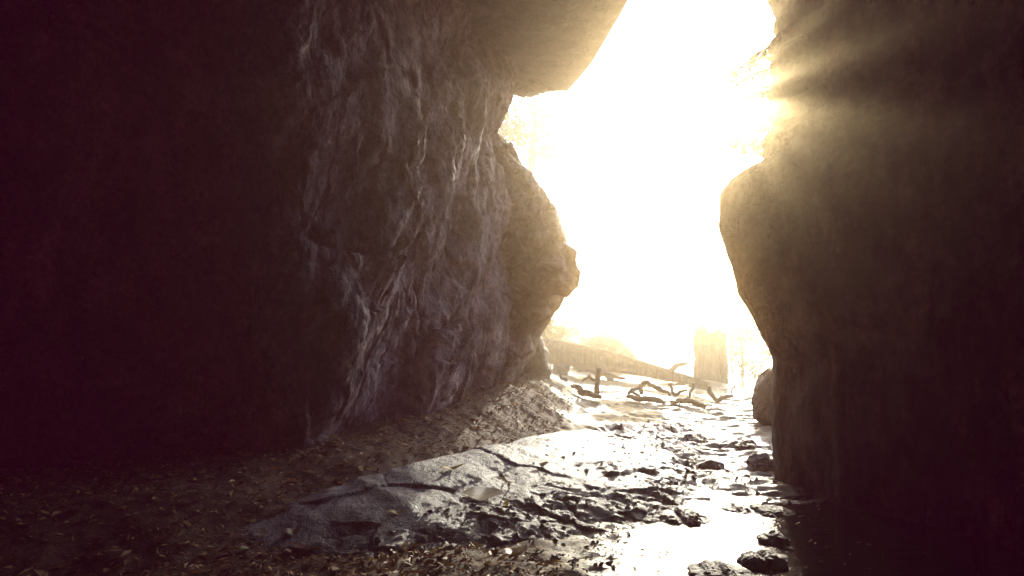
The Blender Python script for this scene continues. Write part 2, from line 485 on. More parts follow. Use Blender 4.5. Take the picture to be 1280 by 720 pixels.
RZ = zb + 3.6 * lip ** 1.4 - .25 * np.exp(-((YF - RY) / .5) ** 2) * 0
nz = .16 * fbm(RX * .5, RY * .35, 0 * RX, 3, 90) + .06 * fbm(RX * 2, RY * 1.4, 0 * RX, 4, 93)
fade = sstep(0, .4, np.abs(YF - RY)) * .7 + .3
RZ = RZ + nz * fade
RY = RY + lip * .25 * fbm(RX * 1.2, RZ * 1.2, 0 * RX, 3, 97)
ro = mesh_np('rock_roof', np.stack([RX, RY, RZ], -1), grid_faces(len(rx), len(q)), M['roof'])
tag(ro, 'brown slab of rock roofing the cave mouth, its flat underside fading into glare', 'rock roof')

# back of the cave, behind the camera
bx_ = np.linspace(-12, 9, 60); bz_ = np.linspace(-1, 7.5, 40)
BX, BZ = np.meshgrid(bx_, bz_, indexing='ij')
BY = -5.2 + .6 * fbm(BX * .6, BZ * .6, 0 * BX, 4, 101)
tag(mesh_np('cave_back_wall', np.stack([BX, BY, BZ], -1), grid_faces(60, 40), M['roof']), kind='structure')


# ------------------------------------------------------------------ rocks from an outline
def rock(name, outline, d, thick, mat, label, cat='boulder', seed=0, amp=.12, freq=1.2, group=None, terrace=0, nu=160, nv=120, facet=0.0, tilt=0.0, block=0.0, limb0=.35):
    """A closed rock whose outline, seen from the cave, passes through photo pixels `outline` at distance d."""
    pts = np.array([P(x, y, d) for x, y in outline])
    c = pts.mean(0); rel = pts - c
    ang = np.arctan2(rel[:, 2], rel[:, 0]); rad = np.hypot(rel[:, 0], rel[:, 2])
    o = np.argsort(ang); ang, rad = ang[o], rad[o]
    th = np.linspace(0, 2 * np.pi, nu, endpoint=False)
    R = np.interp(th, np.r_[ang - 2*np.pi, ang, ang + 2*np.pi, ang + 4*np.pi], np.tile(rad, 4))
    k = max(1, nu // 60)
    for _ in range(k): R = (np.roll(R, 1) + 2 * R + np.roll(R, -1)) / 4
    ph = np.linspace(0.012, np.pi - .012, nv)
    TH, PH = np.meshgrid(th, ph, indexing='ij')
    RR = np.repeat(R[:, None], nv, 1)
    sp = np.sin(PH) ** .72
    cp = np.sign(np.cos(PH)) * np.abs(np.cos(PH)) ** .85
    X = RR * sp * np.cos(TH); Zc = RR * sp * np.sin(TH); Y = -thick * cp
    s = max(np.mean(R), .02)
    nx, ny, nz_ = X / s, Y / s, Zc / s
    D = fbm(nx * freq + seed, ny * freq, nz_ * freq, 5, seed)
    if facet:
        D = D + facet * (np.abs(noise(nx * freq * .9, ny * freq * .9 + seed, nz_ * freq * .9, seed + 5)) * 2 - .5)
    if terrace:
        w = nz_ * .85 + nx * .45 + .35 * fbm(nx * 1.1, ny * 1.1, nz_ * 1.1, 3, seed + 3)
        fr = (w * terrace) % 1.0
        D = D + .9 * (np.minimum(fr / .75, (1 - fr) / .25) - .5)
    if block:
        q1 = nx * .88 + nz_ * .47; q2 = -nx * .47 + nz_ * .88
        q1 = q1 + .25 * fbm(nx, ny, nz_, 4, seed + 1); q2 = q2 + .25 * fbm(nx + 9, ny, nz_, 4, seed + 2)
        D = D + block * (facets(q1 * 1.3 + seed, q2 * 2.0, seed, .5, .9) + .5 * facets(q1 * 3.1, q2 * 4.4 + seed, seed + 8, .5, .9))
    L = np.sqrt(X**2 + Y**2 + Zc**2) + 1e-6
    limb = limb0 + (1 - limb0) * np.abs(np.cos(PH)) ** .7
    k = amp * s * D * limb / L
    V = np.stack([c[0] + X * (1 + k), c[1] + tilt * Zc + Y * (1 + k), c[2] + Zc * (1 + k)], -1)
    ob = mesh_np(name, V, grid_faces(nu, nv, True), mat)
    return tag(ob, label, cat, group)


rock('boulder', [(556, 205), (600, 170), (627, 182), (650, 216), (688, 262), (706, 292), (707, 330), (692, 390), (674, 420), (654, 460), (634, 492), (590, 506), (545, 495), (528, 420), (535, 300)],
     12.6, 1.4, M['boulder'], 'big brown ledged boulder leaning out beyond the streaked rock wall', seed=3, amp=.24, freq=1.4, terrace=1.9, nu=520, nv=400, facet=.3, block=1.2, limb0=-.12)
rock('boulder', [(640, 486), (641, 460), (649, 434), (660, 420), (672, 416), (680, 432), (685, 452), (687, 474), (684, 486), (662, 492)],
     13.6, .5, M['dark_boulder'], 'dark wedge shaped boulder against the thick end of the fallen log', seed=5, amp=.12, freq=1.2, nu=180, nv=130, block=.8)
rock('boulder', [(944, 512), (947, 490), (957, 468), (972, 459), (996, 462), (1010, 490), (1012, 530), (990, 552), (968, 545), (952, 530)],
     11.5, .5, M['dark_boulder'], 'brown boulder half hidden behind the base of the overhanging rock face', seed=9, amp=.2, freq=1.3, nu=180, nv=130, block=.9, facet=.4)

# stones along the stream (outline centre, half width, half height in photo pixels, distance)
STONES = [
    (889, 583, 23, 16, 7.9, 'rounded grey stone with a pale top sitting on the yellow streambed', 31),
    (930, 561, 36, 15, 9.3, 'broad flat pale rock slab beside the stream', 37),
    (958, 582, 22, 25, 7.9, 'brown stone tucked under the overhanging rock face', 41),
    (842, 577, 20, 10, 8.2, 'low grey stone where the slab meets the yellow streambed', 43),
    (922, 638, 34, 10, 6.2, 'dark wet stone in the stream below the yellow streambed', 47),
    (966, 641, 30, 10, 6.1, 'flat dark wet stone at the foot of the overhanging rock face', 53),
    (852, 648, 40, 11, 5.9, 'large dark wet rock at the end of the grey slab', 59),
    (966, 672, 20, 12, 5.25, 'small black stone standing in the bright stream', 61),
    (955, 699, 34, 11, 4.75, 'low black rock at the water\'s edge in front of the dark pool', 67),
    (905, 716, 42, 11, 4.5, 'black rock breaking the bright water at the bottom of the view', 71),
    (720, 520, 16, 6, 11.8, 'small pale stone on the sand near the broken stick', 73),
    (802, 517, 24, 6, 12.0, 'low stone in the sand below the driftwood tangle', 79),
    (765, 545, 30, 8, 9.8, 'flat stone on the far end of the grey slab', 83),
    (702, 458, 14, 8, 18.2, 'pale block wedged beneath the thick end of the fallen log', 89),
]
for (cx, cy, hw, hh, d, lab, sd) in STONES:
    rr = random.Random(sd)
    out = []
    for k in range(11):
        a = k / 11 * 2 * math.pi
        f = rr.uniform(.70, 1.15)
        yy = -math.sin(a)
        out.append((cx + hw * math.cos(a) * f, cy + 3 + hh * (yy * f * .72 if yy < 0 else yy * 1.2)))
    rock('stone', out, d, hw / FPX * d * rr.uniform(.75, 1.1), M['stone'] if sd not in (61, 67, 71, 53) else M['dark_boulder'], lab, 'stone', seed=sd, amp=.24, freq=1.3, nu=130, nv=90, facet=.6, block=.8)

# ------------------------------------------------------------------ the grey slab ridge in the foreground
CREST = np.array([(-2.6, 4.9, -.10), (-2.06, 5.25, .08), (-1.40, 5.72, .27), (-.85, 6.28, .34), (-.16, 7.1, .38), (.62, 8.3, .31), (1.25, 9.2, .26), (1.9, 10.2, .18), (2.5, 11.2, .03)])
ns, nt_ = 520, 300
cr = curve_resample(CREST, np.linspace(0, len(CREST) - 1, ns))
sl = np.r_[0, np.cumsum(np.linalg.norm(np.diff(cr, axis=0), axis=1))]
tn = np.gradient(cr[:, :2], axis=0); tn /= np.linalg.norm(tn, axis=1)[:, None]
nr = np.stack([tn[:, 1], -tn[:, 0]], 1)                       # to the right / towards the stream
tt = np.linspace(-.75, 3.0, nt_)
SLn, T = np.meshgrid(sl, tt, indexing='ij')
cr[:, 2] += .045 * noise(sl * 1.3, 0 * sl, 0 * sl, 201) + .025 * noise(sl * 3.7, 0 * sl, 0 * sl, 202) + .012 * noise(sl * 9, 0 * sl, 0 * sl, 203)
HC = np.repeat(cr[:, 2:3], nt_, 1)
T = T + .16 * fbm(SLn * .9, 0 * T, 0 * T, 4, 204) * np.exp(-(T / .8) ** 2)
wr = np.interp(sl, [0, 1.0, 2.2, 3.8, 5.4, 6.8, 8.2, 9.8], [.7, 1.7, 2.3, 2.55, 2.15, 1.6, 1.1, .6])[:, None]
prof = np.where(T < 0, np.exp(-(T / .22) ** 2) * 1.0, 1 - np.clip(T / wr, 0, 1.2) ** 1.25)
x = cr[:, 0:1] + nr[:, 0:1] * T; y = cr[:, 1:2] + nr[:, 1:2] * T
base = -.22
z = base + (HC - base) * prof
lowm = sstep(.33, .62, T / wr + .22 * fbm(SLn * 1.3, T * 1.3, 0 * T, 3, 33))
a_ = SLn * .8 + T * .6; b_ = -SLn * .6 + T * .8
z = z + prof * (.05 * fbm(SLn * .8, T * 1.1, 0 * T, 3, 34) + .05 * facets(SLn * .9 + T * .4 + .3 * fbm(SLn, T, 0 * T, 3, 35), T * 1.5 - SLn * .3, 36, .3, .5))
z = z + lowm * sstep(-.2, .05, z) * (.05 * facets(a_ * 2.4 + .3 * fbm(a_ * 2, b_ * 2, 0 * T, 3, 41), b_ * 4, 38, .5, .9) + .025 * facets(a_ * 6, b_ * 9, 37, .5, .9) + .02 * fbm(SLn * 9, T * 9, 0 * T, 3, 39))
z = z + .006 * fbm(SLn * 12, T * 12, 0 * T, 3, 40) + .02 * noise(SLn * 3, T * 3, 0 * T, 44)
far_w = sstep(4.2, 6.6, SLn)
z = z + far_w * np.clip(prof, 0, 1) * (.08 * facets(SLn * 1.3 + .4 * fbm(SLn, T, 0 * T, 3, 47), T * 3, 46, .5, .8) + .045 * facets(SLn * 3.4 + .3 * fbm(SLn * 2, T * 2, 0 * T, 3, 48), T * 7, 49, .6, .9) + .03 * fbm(SLn * 5, T * 9, 0 * T, 4, 50))
# stepped break across the slab
so = mesh_np('rock_slab', np.stack([x, y, z], -1), grid_faces(ns, nt_), M['slab'])
attr(so, 'low', lowm); attr(so, 'wet', np.clip(far_w + .45 * sstep(3.2, 4.6, SLn), 0, 1))
tag(so, 'long low hump of grey rock running from the foreground towards the cave mouth', 'rock slab')
SLAB = (x, y, z)


def surf_z(px, py):
    """height of slab or ground at a spot."""
    g = float(ground_h(np.array([px]), np.array([py]))[0])
    i = np.argmin((SLAB[0] - px) ** 2 + (SLAB[1] - py) ** 2)
    if (SLAB[0].flat[i] - px) ** 2 + (SLAB[1].flat[i] - py) ** 2 < .01:
        return max(g, float(SLAB[2].flat[i]))
    return g


def ground_hit(px, py):
    """point on slab/ground seen at a photo pixel."""
    for d in np.arange(3.2, 30, .04):
        p = P(px, py, d)
        if p[2] <= surf_z(p[0], p[1]): return p
    return P(px, py, 30)


# ------------------------------------------------------------------ leaf and chip scatters
def leaf_cloud(C, N, size, asp, curl, rng):
    """many separate leaves (6 verts, 2 bent quads each): centres C, normals N."""
    n = len(C)
    a = rng.normal(size=(n, 3)); t1 = np.cross(N, a); t1 /= np.linalg.norm(t1, axis=1)[:, None] + 1e-9
    t2 = np.cross(N, t1)
    L = size[:, None]; W = L * asp[:, None]
    cu = (curl * size)[:, None]
    pts = [(-1, 0, 0), (-.1, -1, 1), (-.1, 0, .35), (-.1, 1, 1), (1, 0, .6)]
    V = np.stack([C + t1 * L * p[0] + t2 * W * p[1] + N * cu * p[2] for p in pts], 1)
    F = np.array([[0, 1, 2], [0, 2, 3], [1, 4, 2], [2, 4, 3]])
    FF = (np.arange(n)[:, None, None] * 5 + F[None]).reshape(-1, 3)
    return V.reshape(-1, 3), FF


n = 40000
ly = 3.6 + (RNG.random(n) ** 1.25) * 11.5
lx = -4.0 + RNG.random(n) * 5.4
be = np.interp(ly, [0, 4.0, 4.6, 5.2, 6.5, 9, 11.5, 13, 15.2], [.3, .3, .3, -.6, .05, .50, .85, .8, .4])
keep = lx < be + .35 * RNG.normal(size=n) * .6
lx, ly = lx[keep], ly[keep]; n = len(lx)
lz = ground_h(lx, ly) + .006 + .016 * RNG.random(n)
Nn = np.stack([RNG.normal(0, .35, n), RNG.normal(0, .35, n), np.ones(n)], 1); Nn /= np.linalg.norm(Nn, axis=1)[:, None]
V, F = leaf_cloud(np.stack([lx, ly, lz], 1), Nn, RNG.gamma(3.0, .0075, n).clip(.007, .05), RNG.uniform(.2, .6, n), RNG.uniform(0, .35, n), RNG)
tag(mesh_np('leaf_litter', V, F, M['litter'], smooth=False), 'brown carpet of dry leaves between the streaked rock wall and the grey slab', 'leaf litter', kind='stuff')

# chips, twigs of debris on the broken slope of the slab and the streambed
ico_v = np.array([(0,0,1),(.9,0,.1),(.3,.85,.0),(-.7,.5,.1),(-.7,-.5,0),(.3,-.85,.1),(.1,.1,-.8)])
ico_f = np.array([(0,1,2),(0,2,3),(0,3,4),(0,4,5),(0,5,1),(6,2,1),(6,3,2),(6,4,3),(6,5,4),(6,1,5)])
n = 1700
ii = (ns * (.08 + .66 * RNG.beta(1.6, 1.5, n))).astype(int); uu = RNG.beta(3.0, 1.5, n)
jj = np.clip(((uu * 1.15 * wr[ii, 0] + .15) - tt[0]) / (tt[-1] - tt[0]) * (nt_ - 1), 0, nt_ - 1).astype(int)
cx, cy, cz = x[ii, jj], y[ii, jj], z[ii, jj]
cz = np.maximum(cz, ground_h(cx, cy))
sz = RNG.gamma(2.0, .0085, n).clip(.005, .055)
yaw = RNG.uniform(0, 6.28, n); asp = RNG.uniform(.35, .9, n); fl = RNG.uniform(.15, .45, n)
base_v = ico_v[None] + RNG.normal(0, .16, (n, 7, 3))
bx2 = base_v[..., 0] * sz[:, None]; by2 = base_v[..., 1] * (sz * asp)[:, None]; bz2 = base_v[..., 2] * (sz * fl)[:, None]
tlt = RNG.normal(0, .25, n)[:, None]
bz2, bx2 = bz2 * np.cos(tlt) + bx2 * np.sin(tlt), bx2 * np.cos(tlt) - bz2 * np.sin(tlt)
V = np.stack([cx[:, None] + bx2 * np.cos(yaw)[:, None] - by2 * np.sin(yaw)[:, None],
              cy[:, None] + bx2 * np.sin(yaw)[:, None] + by2 * np.cos(yaw)[:, None], cz[:, None] + bz2 + .1 * sz[:, None]], -1)
FF = (np.arange(n)[:, None, None] * 7 + ico_f[None]).reshape(-1, 3)
tag(mesh_np('rubble', V.reshape(-1, 3), FF, M['chip'], smooth=False), 'loose dark rock chips strewn down the stream side of the grey slab', 'rubble', kind='stuff')

# leaf debris on slab slope and streambed
n = 900
ii = (ns * (.05 + .62 * RNG.random(n))).astype(int); uu = RNG.beta(3.4, 1.3, n)
jj = np.clip(((uu * 1.25 * wr[ii, 0] + .1) - tt[0]) / (tt[-1] - tt[0]) * (nt_ - 1), 0, nt_ - 1).astype(int)
c1 = np.stack([x[ii, jj], y[ii, jj], np.maximum(z[ii, jj], ground_h(x[ii, jj], y[ii, jj])) + .008], 1)
m = 1500
sy = RNG.uniform(4.2, 15, m)
chx = np.interp(sy, [c[1] for c in CHANNEL], [c[0] for c in CHANNEL]) + RNG.normal(0, .8, m)
c2 = np.stack([chx, sy, np.maximum(ground_h(chx, sy), -.026) + .008], 1)
CC = np.vstack([c1, c2]); n = len(CC)
Nn = np.stack([RNG.normal(0, .22, n), RNG.normal(0, .22, n), np.ones(n)], 1); Nn /= np.linalg.norm(Nn, axis=1)[:, None]
V, F = leaf_cloud(CC, Nn, RNG.uniform(.010, .034, n), RNG.uniform(.15, .45, n), RNG.uniform(0, .3, n), RNG)
tag(mesh_np('leaf_litter', V, F, M['litter'], smooth=False), 'scattered leaf scraps over the stream side of the slab and the streambed', 'leaf litter', kind='stuff')


# single leaves and a pale scrap that show
def big_leaf(px, py, length, asp, yaw, mat, label, curl=.25, lift=.02, tip=.22):
    length *= 1.25
    c = ground_hit(px, py)
    nL, nW = 13, 5
    u = np.linspace(0, 1, nL); w = np.linspace(-1, 1, nW)
    Uu, Ww = np.meshgrid(u, w, indexing='ij')
    half = np.sin(np.pi * np.clip(Uu, .015, .985)) ** .8 * (1.15 - .5 * Uu) * asp * length
    X = (Uu - .5) * length; Yy = Ww * half + .08 * length * np.sin(Uu * 3)
    Zz = curl * length * ((Uu - .5) ** 2 * 1.2 + .5 * np.abs(Ww) * half / length) + .01 * np.sin(Uu * 9)
    cs, sn = math.cos(yaw), math.sin(yaw)
    V = np.stack([X * cs - Yy * sn, X * sn + Yy * cs, Zz], -1)
    o = mesh_np('leaf', V, grid_faces(nL, nW), mat)
    o.location = (c[0], c[1], c[2] + lift + abs(tip) * length * asp * .5); o.rotation_euler = (tip, 0, 0)
    return tag(o, label, 'leaf')


big_leaf(497, 645, .13, .16, .1, M['yellow'], 'slim yellow leaf lying alone on the smooth grey slab')
big_leaf(566, 589, .20, .12, .35, M['yellow'], 'long yellow leaf on the back edge of the slab crest')
big_leaf(633, 606, .17, .10, -.7, M['yellow'], 'narrow yellow leaf above the white scrap on the slab')
big_leaf(634, 634, .11, .16, 1.4, M['yellow'], 'short yellow leaf pointing down just beside the white scrap')
big_leaf(605, 623, .27, .5, -.15, M['pale_scrap'], 'broad white glossy scrap on the middle of the slab', curl=.10, tip=.12)  # leaf-shaped sheet, near-white and glossy
big_leaf(676, 585, .13, .32, .2, M['pale'], 'pale oval leaf on the slab where the rubble begins')
big_leaf(328, 671, .12, .18, -.8, M['pale'], 'thin cream leaf on the dim near end of the slab')
big_leaf(366, 670, .10, .38, .3, M['pale'], 'ragged cream leaf on the dim near end of the slab')
big_leaf(314, 690, .12, .2, .7, M['pale'], 'curled tan leaf at the slab\'s dim near corner', curl=.5)
big_leaf(382, 690, .24, .07, -.25, M['brown'], 'long reddish brown leaf on the dim near end of the slab')
big_leaf(503, 695, .16, .2, 1.2, M['pale'], 'crumpled pale leaf among the dark rubble', curl=.6)
big_leaf(645, 697, .15, .3, .4, M['pale'], 'cream leaf on rubble at the lower edge of the slab', curl=.4)


# ------------------------------------------------------------------ wood
def tube(name, pts, radii, mat, parent=None, seed=0, seg=16, sub=8, rough=.12, cap=True, kink=0.0):
    pts = np.asarray(pts, float); n = (len(pts) - 1) * sub + 1
    ts = np.linspace(0, len(pts) - 1, n)
    c = curve_resample(pts, ts); r = np.interp(ts, np.arange(len(pts)), radii)
    if kink:
        lin = np.stack([np.interp(ts, np.arange(len(pts)), pts[:, k]) for k in range(3)], 1)
        c = .2 * c + .8 * lin + kink * np.stack([noise(ts * 1.7, 0 * ts + k * 7.3, 0 * ts + seed, 91) for k in range(3)], 1)
    tg = np.gradient(c, axis=0); tg /= np.linalg.norm(tg, axis=1)[:, None] + 1e-9
    up = np.array([0, 0, 1.0]) if abs(tg[0][2]) < .9 else np.array([1.0, 0, 0])
    V = []
    for i in range(n):
        s_ = np.cross(tg[i], up); s_ /= np.linalg.norm(s_) + 1e-9; u_ = np.cross(s_, tg[i]); up = u_
        a = np.linspace(0, 2 * np.pi, seg, endpoint=False)
        rr = r[i] * (1 + rough * fbm(np.cos(a) * 1.6 + seed, np.sin(a) * 1.6, ts[i] * .9 + 0 * a, 3, seed)
                     + rough * .35 * noise(np.cos(a) * 5, np.sin(a) * 5, ts[i] * .5 + 0 * a, seed + 2))
        V.append(c[i] + np.outer(np.cos(a) * rr, s_) + np.outer(np.sin(a) * rr, u_))
    V = np.array(V)
    # rings that close the ends
    if cap:
        V = np.concatenate([(c[0] + (V[0] - c[0]) * .02)[None], (c[0] + (V[0] - c[0]) * .7 + tg[0] * r[0] * .08)[None], V,
                            (c[-1] + (V[-1] - c[-1]) * .75 - tg[-1] * r[-1] * .06)[None], (c[-1] + (V[-1] - c[-1]) * .02)[None]])
    k = len(V)
    Vt = V.transpose(1, 0, 2)
    return mesh_np(name, Vt, grid_faces(seg, k, True), mat, parent)


# fallen log
lg = empty('fallen_log')
tag(lg, 'long thick fallen log tapering down onto the sand outside the cave mouth', 'log')
A, B = P(640, 430, 19.6), P(886, 482, 17.2)
mids = [A, A * .75 + B * .25 + (0, 0, .03), A * .5 + B * .5 + (0, 0, .07), A * .25 + B * .75 + (0, 0, .05), B]
tube('trunk', mids, [.34, .32, .25, .16, .06], M['bark'], lg, seed=2, seg=40, sub=30, rough=.16)
pb = A * .52 + B * .48
tube('branch_stub', [pb + (0, -.2, -.05), pb + (.1, -.55, -.25), pb + (.25, -.7, -.5)], [.12, .09, .06], M['wood'], lg, seed=4)
pb = A * .18 + B * .82
tube('branch_stub', [pb + (0, 0, .1), pb + (.15, -.1, .28), pb + (.42, -.15, .34)], [.08, .06, .03], M['wood'], lg, seed=6)


def stick(label, ptsd, radii, branches=(), seed=0, name='driftwood', cat='driftwood', group=None):
    r = empty(name); tag(r, label, cat, group)
    tube('stem', [P(*p) for p in ptsd], [q_ * .66 for q_ in radii], M['wood'], r, seed=seed, seg=14, sub=8, rough=.45, kink=.05)
    for k, (bp, br) in enumerate(branches):
        tube('branch', [P(*p) for p in bp], [q_ * .6 for q_ in br], M['wood'], r, seed=seed + k + 1, seg=12, sub=7, rough=.35, kink=.04)
    return r


DG = 13.6
stick('dark broken driftwood limb lying on bright sand', [(714, 482, 13.3), (724, 487, 13.2), (736, 493, 13.1), (752, 496, 13.0)], [.03, .09, .085, .05], seed=10)
stick('short upright stick poking out of the sand behind the broken limb', [(745, 495, 13.4), (746, 480, 13.5), (748, 461, 13.6)], [.075, .07, .065], [([(745, 480, 13.5), (738, 471, 13.6), (727, 474, 13.8)], [.05, .045, .03])], seed=14)
stick('tiny dark twig on the sand beside the dark boulder', [(700, 470, 14.5), (706, 474, 14.4), (710, 478, 14.3)], [.03, .055, .03], seed=18)
stick('thin pale branch lying along the foot of the log', [(722, 462, 16.0), (750, 467, 15.8), (782, 474, 15.6)], [.05, .07, .04], seed=20)
stick('arched driftwood branch in the tangle with one end in the sand', [(803, 492, 13.6), (800, 484, 13.7), (808, 479, 13.7), (824, 484, 13.6), (838, 494, 13.5)], [.05, .06, .055, .06, .04], [([(800, 486, 13.7), (790, 487, 13.7), (785, 496, 13.6)], [.05, .05, .04]), ([(790, 488, 13.6), (798, 494, 13.5), (801, 499, 13.5)], [.045, .04, .03])], seed=22)
stick('flat driftwood stick lying lowest in the tangle', [(783, 494, 13.3), (805, 500, 13.2), (832, 503, 13.2)], [.05, .07, .05], seed=26)
stick('forked driftwood stick propped between the arched branch and the log tip', [(836, 480, 13.8), (843, 492, 13.7), (858, 487, 13.8)], [.04, .05, .03], [([(860, 499, 13.5), (863, 490, 13.6), (868, 480, 13.7)], [.05, .045, .035])], seed=28)
stick('curved driftwood limb reaching out beneath the forked stick', [(838, 503, 13.2), (850, 501, 13.2), (864, 503, 13.1), (882, 509, 13.0)], [.035, .06, .07, .05], seed=32)
stick('hooked driftwood branch standing alone beside the tip of the log', [(886, 482, 13.9), (888, 493, 13.8), (897, 499, 13.7), (916, 495, 13.7)], [.055, .07, .075, .03], seed=36)
stick('thin twig standing in the pale sand towards the far water', [(912, 496, 14.5), (916, 487, 14.6), (920, 480, 14.7)], [.025, .025, .015], seed=38)

# tree stump
st_ = empty('tree_stump'); tag(st_, 'tall broken tree stump standing pale in the haze behind the log', 'tree stump')
d = 20.5
tube('trunk', [P(888, 492, d), P(888, 474, d), P(888, 450, d), P(887, 432, d), P(887, 416, d)], [.56, .46, .44, .42, .40], M['bark'], st_, seed=44, seg=44, sub=14, rough=.16)
me = bpy.data.objects[[o.name for o in st_.children][0]].data
for v_ in me.vertices:
    q_ = max(0, v_.co.z - 1.0)
    a_ = math.atan2(v_.co.y - d, v_.co.x - P(888, 450, d)[0])
    v_.co.z += min(q_ * 3, 1) * .34 * float(noise(math.cos(a_) * 1.9, math.sin(a_) * 1.9, .3, 5) + .5 * noise(math.cos(a_) * 5, math.sin(a_) * 5, .3, 6))
tube('root', [P(882, 478, d - .3), P(872, 484, d - .5), P(860, 490, d - .6)], [.2, .14, .05], M['bark'], st_, seed=46)
tube('root', [P(896, 478, d - .2), P(906, 484, d - .3), P(918, 489, d - .3)], [.2, .13, .05], M['bark'], st_, seed=48)
tube('splinter', [P(880, 420, d), P(879, 411, d), P(878, 405, d)], [.12, .08, .01], M['bark'], st_, seed=50)


# ------------------------------------------------------------------ trees and bushes outside
def tree(name, loc, H, R, label, cat, seed, nleaf=3000, trunk_r=.2, crown_lo=.35, lean=(0, 0), leaf=.11, clumps=26):
    rng = np.random.default_rng(seed)
    o = empty(name, loc); tag(o, label, cat)
    top = np.array([lean[0], lean[1], H * .92])
    base = np.array([0, 0, -.3])
    mids = [base, base + (top - base) * .33 + rng.normal(0, .12, 3) * H * .08, base + (top - base) * .66 + rng.normal(0, .12, 3) * H * .1, top]
    tr = tube('trunk', mids, [trunk_r * 1.25, trunk_r, trunk_r * .6, trunk_r * .12], M['bark'], o, seed=seed, seg=16, sub=8, rough=.2)
    cl = []
    for k in range(clumps):
        h = crown_lo + (1 - crown_lo) * (k + .5) / clumps
        c0 = base + (top - base) * h
        wid = R * (math.sin(min(1, (h - crown_lo) / (1 - crown_lo) * .85 + .15) * math.pi) ** .6)
        a = rng.uniform(0, 6.28); q = rng.uniform(.35, 1.0) * wid
        tip = c0 + np.array([math.cos(a) * q, math.sin(a) * q, rng.uniform(-.05, .18) * H * .4])
        cl.append(tip)
        if k % 2 == 0:
            tube('limb', [c0 - (0, 0, .04 * H), (c0 + tip) / 2 + rng.normal(0, .06, 3) * R, tip], [trunk_r * .35, trunk_r * .2, trunk_r * .06], M['bark'], o, seed=seed + k, seg=7, sub=4)
    cl = np.array(cl)
    idx = rng.integers(0, clumps, nleaf)
    g = rng.normal(size=(nleaf, 3)); g /= np.linalg.norm(g, axis=1)[:, None]
    C = cl[idx] + g * (rng.random(nleaf) ** .5)[:, None] * (R * .36) * rng.uniform(.7, 1.2, clumps)[idx][:, None] * (1, 1, .75)
    N = rng.normal(size=(nleaf, 3)) + (0, 0, .6); N /= np.linalg.norm(N, axis=1)[:, None]
    V, F = leaf_cloud(C, N, rng.uniform(.6, 1.2, nleaf) * leaf, rng.uniform(.35, .6, nleaf), rng.uniform(0, .4, nleaf), rng)
    mesh_np('crown', V, F, M['green'], o, smooth=False)
    return o


def gz(x_, y_): return float(ground_h(np.array([x_]), np.array([y_]))[0])


def plant(x_, y_, *a, **k):
    return tree(a[0], (x_, y_, gz(x_, y_)), *a[1:], **k)


plant(.3, 24, 'tree', 8.5, 2.6, 'leafy tree filling the gap above the big ledged boulder', 'tree', 201, nleaf=3600, lean=(.5, -.5))
plant(-2.6, 29, 'tree', 11, 3.4, 'tall leafy tree behind the big ledged boulder', 'tree', 202, nleaf=3600)
plant(1.6, 24, 'shrub', 1.35, 1.1, 'low bush rising behind the thick part of the log', 'shrub', 204, nleaf=1500, trunk_r=.06, crown_lo=.1, leaf=.07)
plant(3.4, 25, 'shrub', 1.0, 1.0, 'small bush behind the middle of the log', 'shrub', 205, nleaf=1200, trunk_r=.05, crown_lo=.1, leaf=.07)
plant(.9, 21.5, 'shrub', 1.5, .8, 'bright green bush between the ledged boulder and the log', 'shrub', 206, nleaf=1300, trunk_r=.05, crown_lo=.1, leaf=.06)
plant(7.4, 23.5, 'shrub', 1.5, 1.2, 'pale bush between the stump and the overhanging rock face', 'shrub', 207, nleaf=1500, trunk_r=.06, crown_lo=.1, leaf=.07)

# leafy tufts added on the rock edge to break the sunbeam into rays
rng_c = np.random.default_rng(77)
cl_ = empty('ray_blocker')
tag(cl_, 'added leafy tufts down the edge of the overhanging rock, breaking the sun into rays', 'ray_blocker')
tube('stem', [P(995, 255, 8.4), P(985, 215, 8.2), P(984, 150, 8.1), P(990, 90, 8.2), P(990, 30, 8.3)], [.06, .055, .05, .04, .02], M['bark'], cl_, seed=300, seg=8, sub=8, kink=.06)
CC, NN, SZ = [], [], []
for k, (py, out, rad_) in enumerate([(44, .58, .10), (84, .64, .085), (112, .52, .06), (136, .66, .08), (160, .56, .06), (184, .66, .085), (208, .60, .07)]):
    p0_ = P(988, py + rng_c.uniform(-6, 6), 8.2)
    dv_ = np.array([-out, rng_c.uniform(.1, .5), out * (py - 125) / 150. + rng_c.uniform(-.03, .03)])
    p1_ = p0_ + dv_
    tube('branch', [p0_, (p0_ + p1_) / 2 + (0, 0, .06), p1_], [.022, .016, .006], M['bark'], cl_, seed=310 + k, seg=6, sub=5)
    m_ = 230
    g_ = rng_c.normal(size=(m_, 3)); g_ /= np.linalg.norm(g_, axis=1)[:, None]
    CC.append(p0_ + dv_ * rng_c.uniform(.25, 1.12, m_)[:, None] + g_ * (rng_c.random(m_) ** .5)[:, None] * rad_ * np.array([1, 2.0, .8])); NN.append(g_ + (0, 0, .4)); SZ.append(rng_c.uniform(.02, .045, m_))
CC = np.vstack(CC); NN = np.vstack(NN); NN /= np.linalg.norm(NN, axis=1)[:, None]; SZ = np.concatenate(SZ)
V, F = leaf_cloud(CC, NN, SZ, rng_c.uniform(.45, .7, len(SZ)), rng_c.uniform(0, .4, len(SZ)), rng_c)
mesh_np('foliage', V, F, M['green'], cl_, smooth=False)

# rocky mound behind the log
rock('boulder', [(716, 448), (728, 430), (742, 420), (760, 418), (778, 428), (796, 446), (800, 470), (760, 482), (722, 476)], 22.5, .9, M['boulder'],
     'pale hazy boulder showing over the top of the log', seed=15, amp=.14, freq=1.3, nu=120, nv=90, facet=.5)

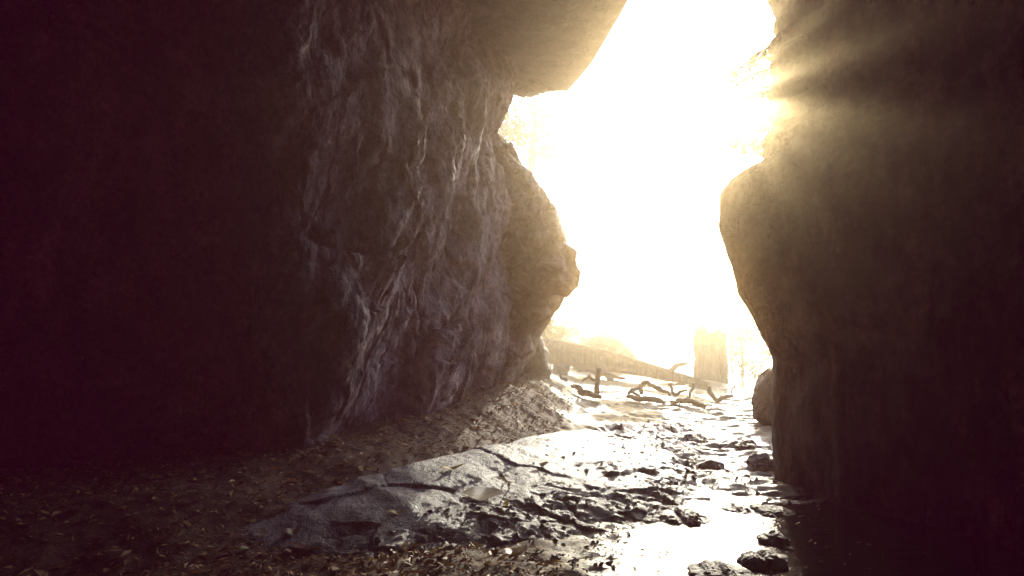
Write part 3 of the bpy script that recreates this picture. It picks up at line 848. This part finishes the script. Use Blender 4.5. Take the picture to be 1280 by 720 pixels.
# ------------------------------------------------------------------ haze
def haze(name, lo, hi, dens, g, col, emis=None):
    lo, hi = np.array(lo, float), np.array(hi, float)
    V = np.array([[(lo, hi)[i][0], (lo, hi)[j][1], (lo, hi)[k][2]] for i in (0, 1) for j in (0, 1) for k in (0, 1)])
    F = np.array([[0,1,3,2],[4,6,7,5],[0,4,5,1],[2,3,7,6],[0,2,6,4],[1,5,7,3]])
    t = NT(name)
    vs = t.n('ShaderNodeVolumeScatter'); vs.inputs['Density'].default_value = dens
    vs.inputs['Anisotropy'].default_value = g; vs.inputs['Color'].default_value = (*col, 1)
    last = vs.outputs[0]
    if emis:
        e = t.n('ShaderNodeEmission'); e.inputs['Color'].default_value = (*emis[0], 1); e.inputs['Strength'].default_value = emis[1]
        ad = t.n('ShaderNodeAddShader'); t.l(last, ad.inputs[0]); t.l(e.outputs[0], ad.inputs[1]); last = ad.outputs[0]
    t.l(last, t.out.inputs['Volume'])
    o = mesh_np(name, V, F, t.m, smooth=False)
    return tag(o, kind='structure')


haze('haze', (-22, 11.0, -2), (32, 26, 9), .018, .80, (1, .93, .76))
# cave haze, plus an added wine red emission that lifts the black shadows
haze('cave_haze_fill_glow', (-6.5, -6, -1), (9, 10.9, 8), .0095, .948, (1, .80, .50), ((1, .035, .36), .0019))

# ------------------------------------------------------------------ light, sky, camera
w = bpy.data.worlds.new('World'); S.world = w; w.use_nodes = True
nt = w.node_tree; bg = nt.nodes['Background']
sky = nt.nodes.new('ShaderNodeTexSky'); sky.sky_type = 'NISHITA'; sky.sun_disc = False
elev = math.asin(SUN_DIR[2]); az = math.atan2(SUN_DIR[0], SUN_DIR[1])
sky.sun_elevation = elev; sky.sun_rotation = az
sky.air_density = 1.0; sky.dust_density = 2.0; sky.ozone_density = 2.0
nt.links.new(sky.outputs[0], bg.inputs['Color']); bg.inputs['Strength'].default_value = .40     # the photo is exposed for the cave's interior

sd = bpy.data.lights.new('sun', 'SUN'); sd.energy = 5.0; sd.angle = math.radians(.5); sd.color = (1, .90, .66)
so_ = bpy.data.objects.new('sun', sd); COL.objects.link(so_)
from mathutils import Vector
so_.rotation_euler = Vector(SUN_DIR).to_track_quat('Z', 'Y').to_euler()

cd = bpy.data.cameras.new('camera'); cam = bpy.data.objects.new('camera', cd); COL.objects.link(cam)
cd.sensor_width = 36; cd.lens = 36 * FPX / 1280; cd.shift_y = (HOR - 360) / 1280
cam.location = (0, 0, CAM_H); cam.rotation_euler = (math.radians(90), 0, 0)
cd.clip_end = 5000; cd.clip_start = .05
S.camera = cam

S.view_settings.view_transform = 'Standard'; S.view_settings.look = 'None'; S.view_settings.exposure = 0
cy = S.cycles
cy.use_denoising = True
cy.max_bounces = 8; cy.diffuse_bounces = 4; cy.glossy_bounces = 3; cy.volume_bounces = 0; cy.transmission_bounces = 2
cy.sample_clamp_indirect = 6
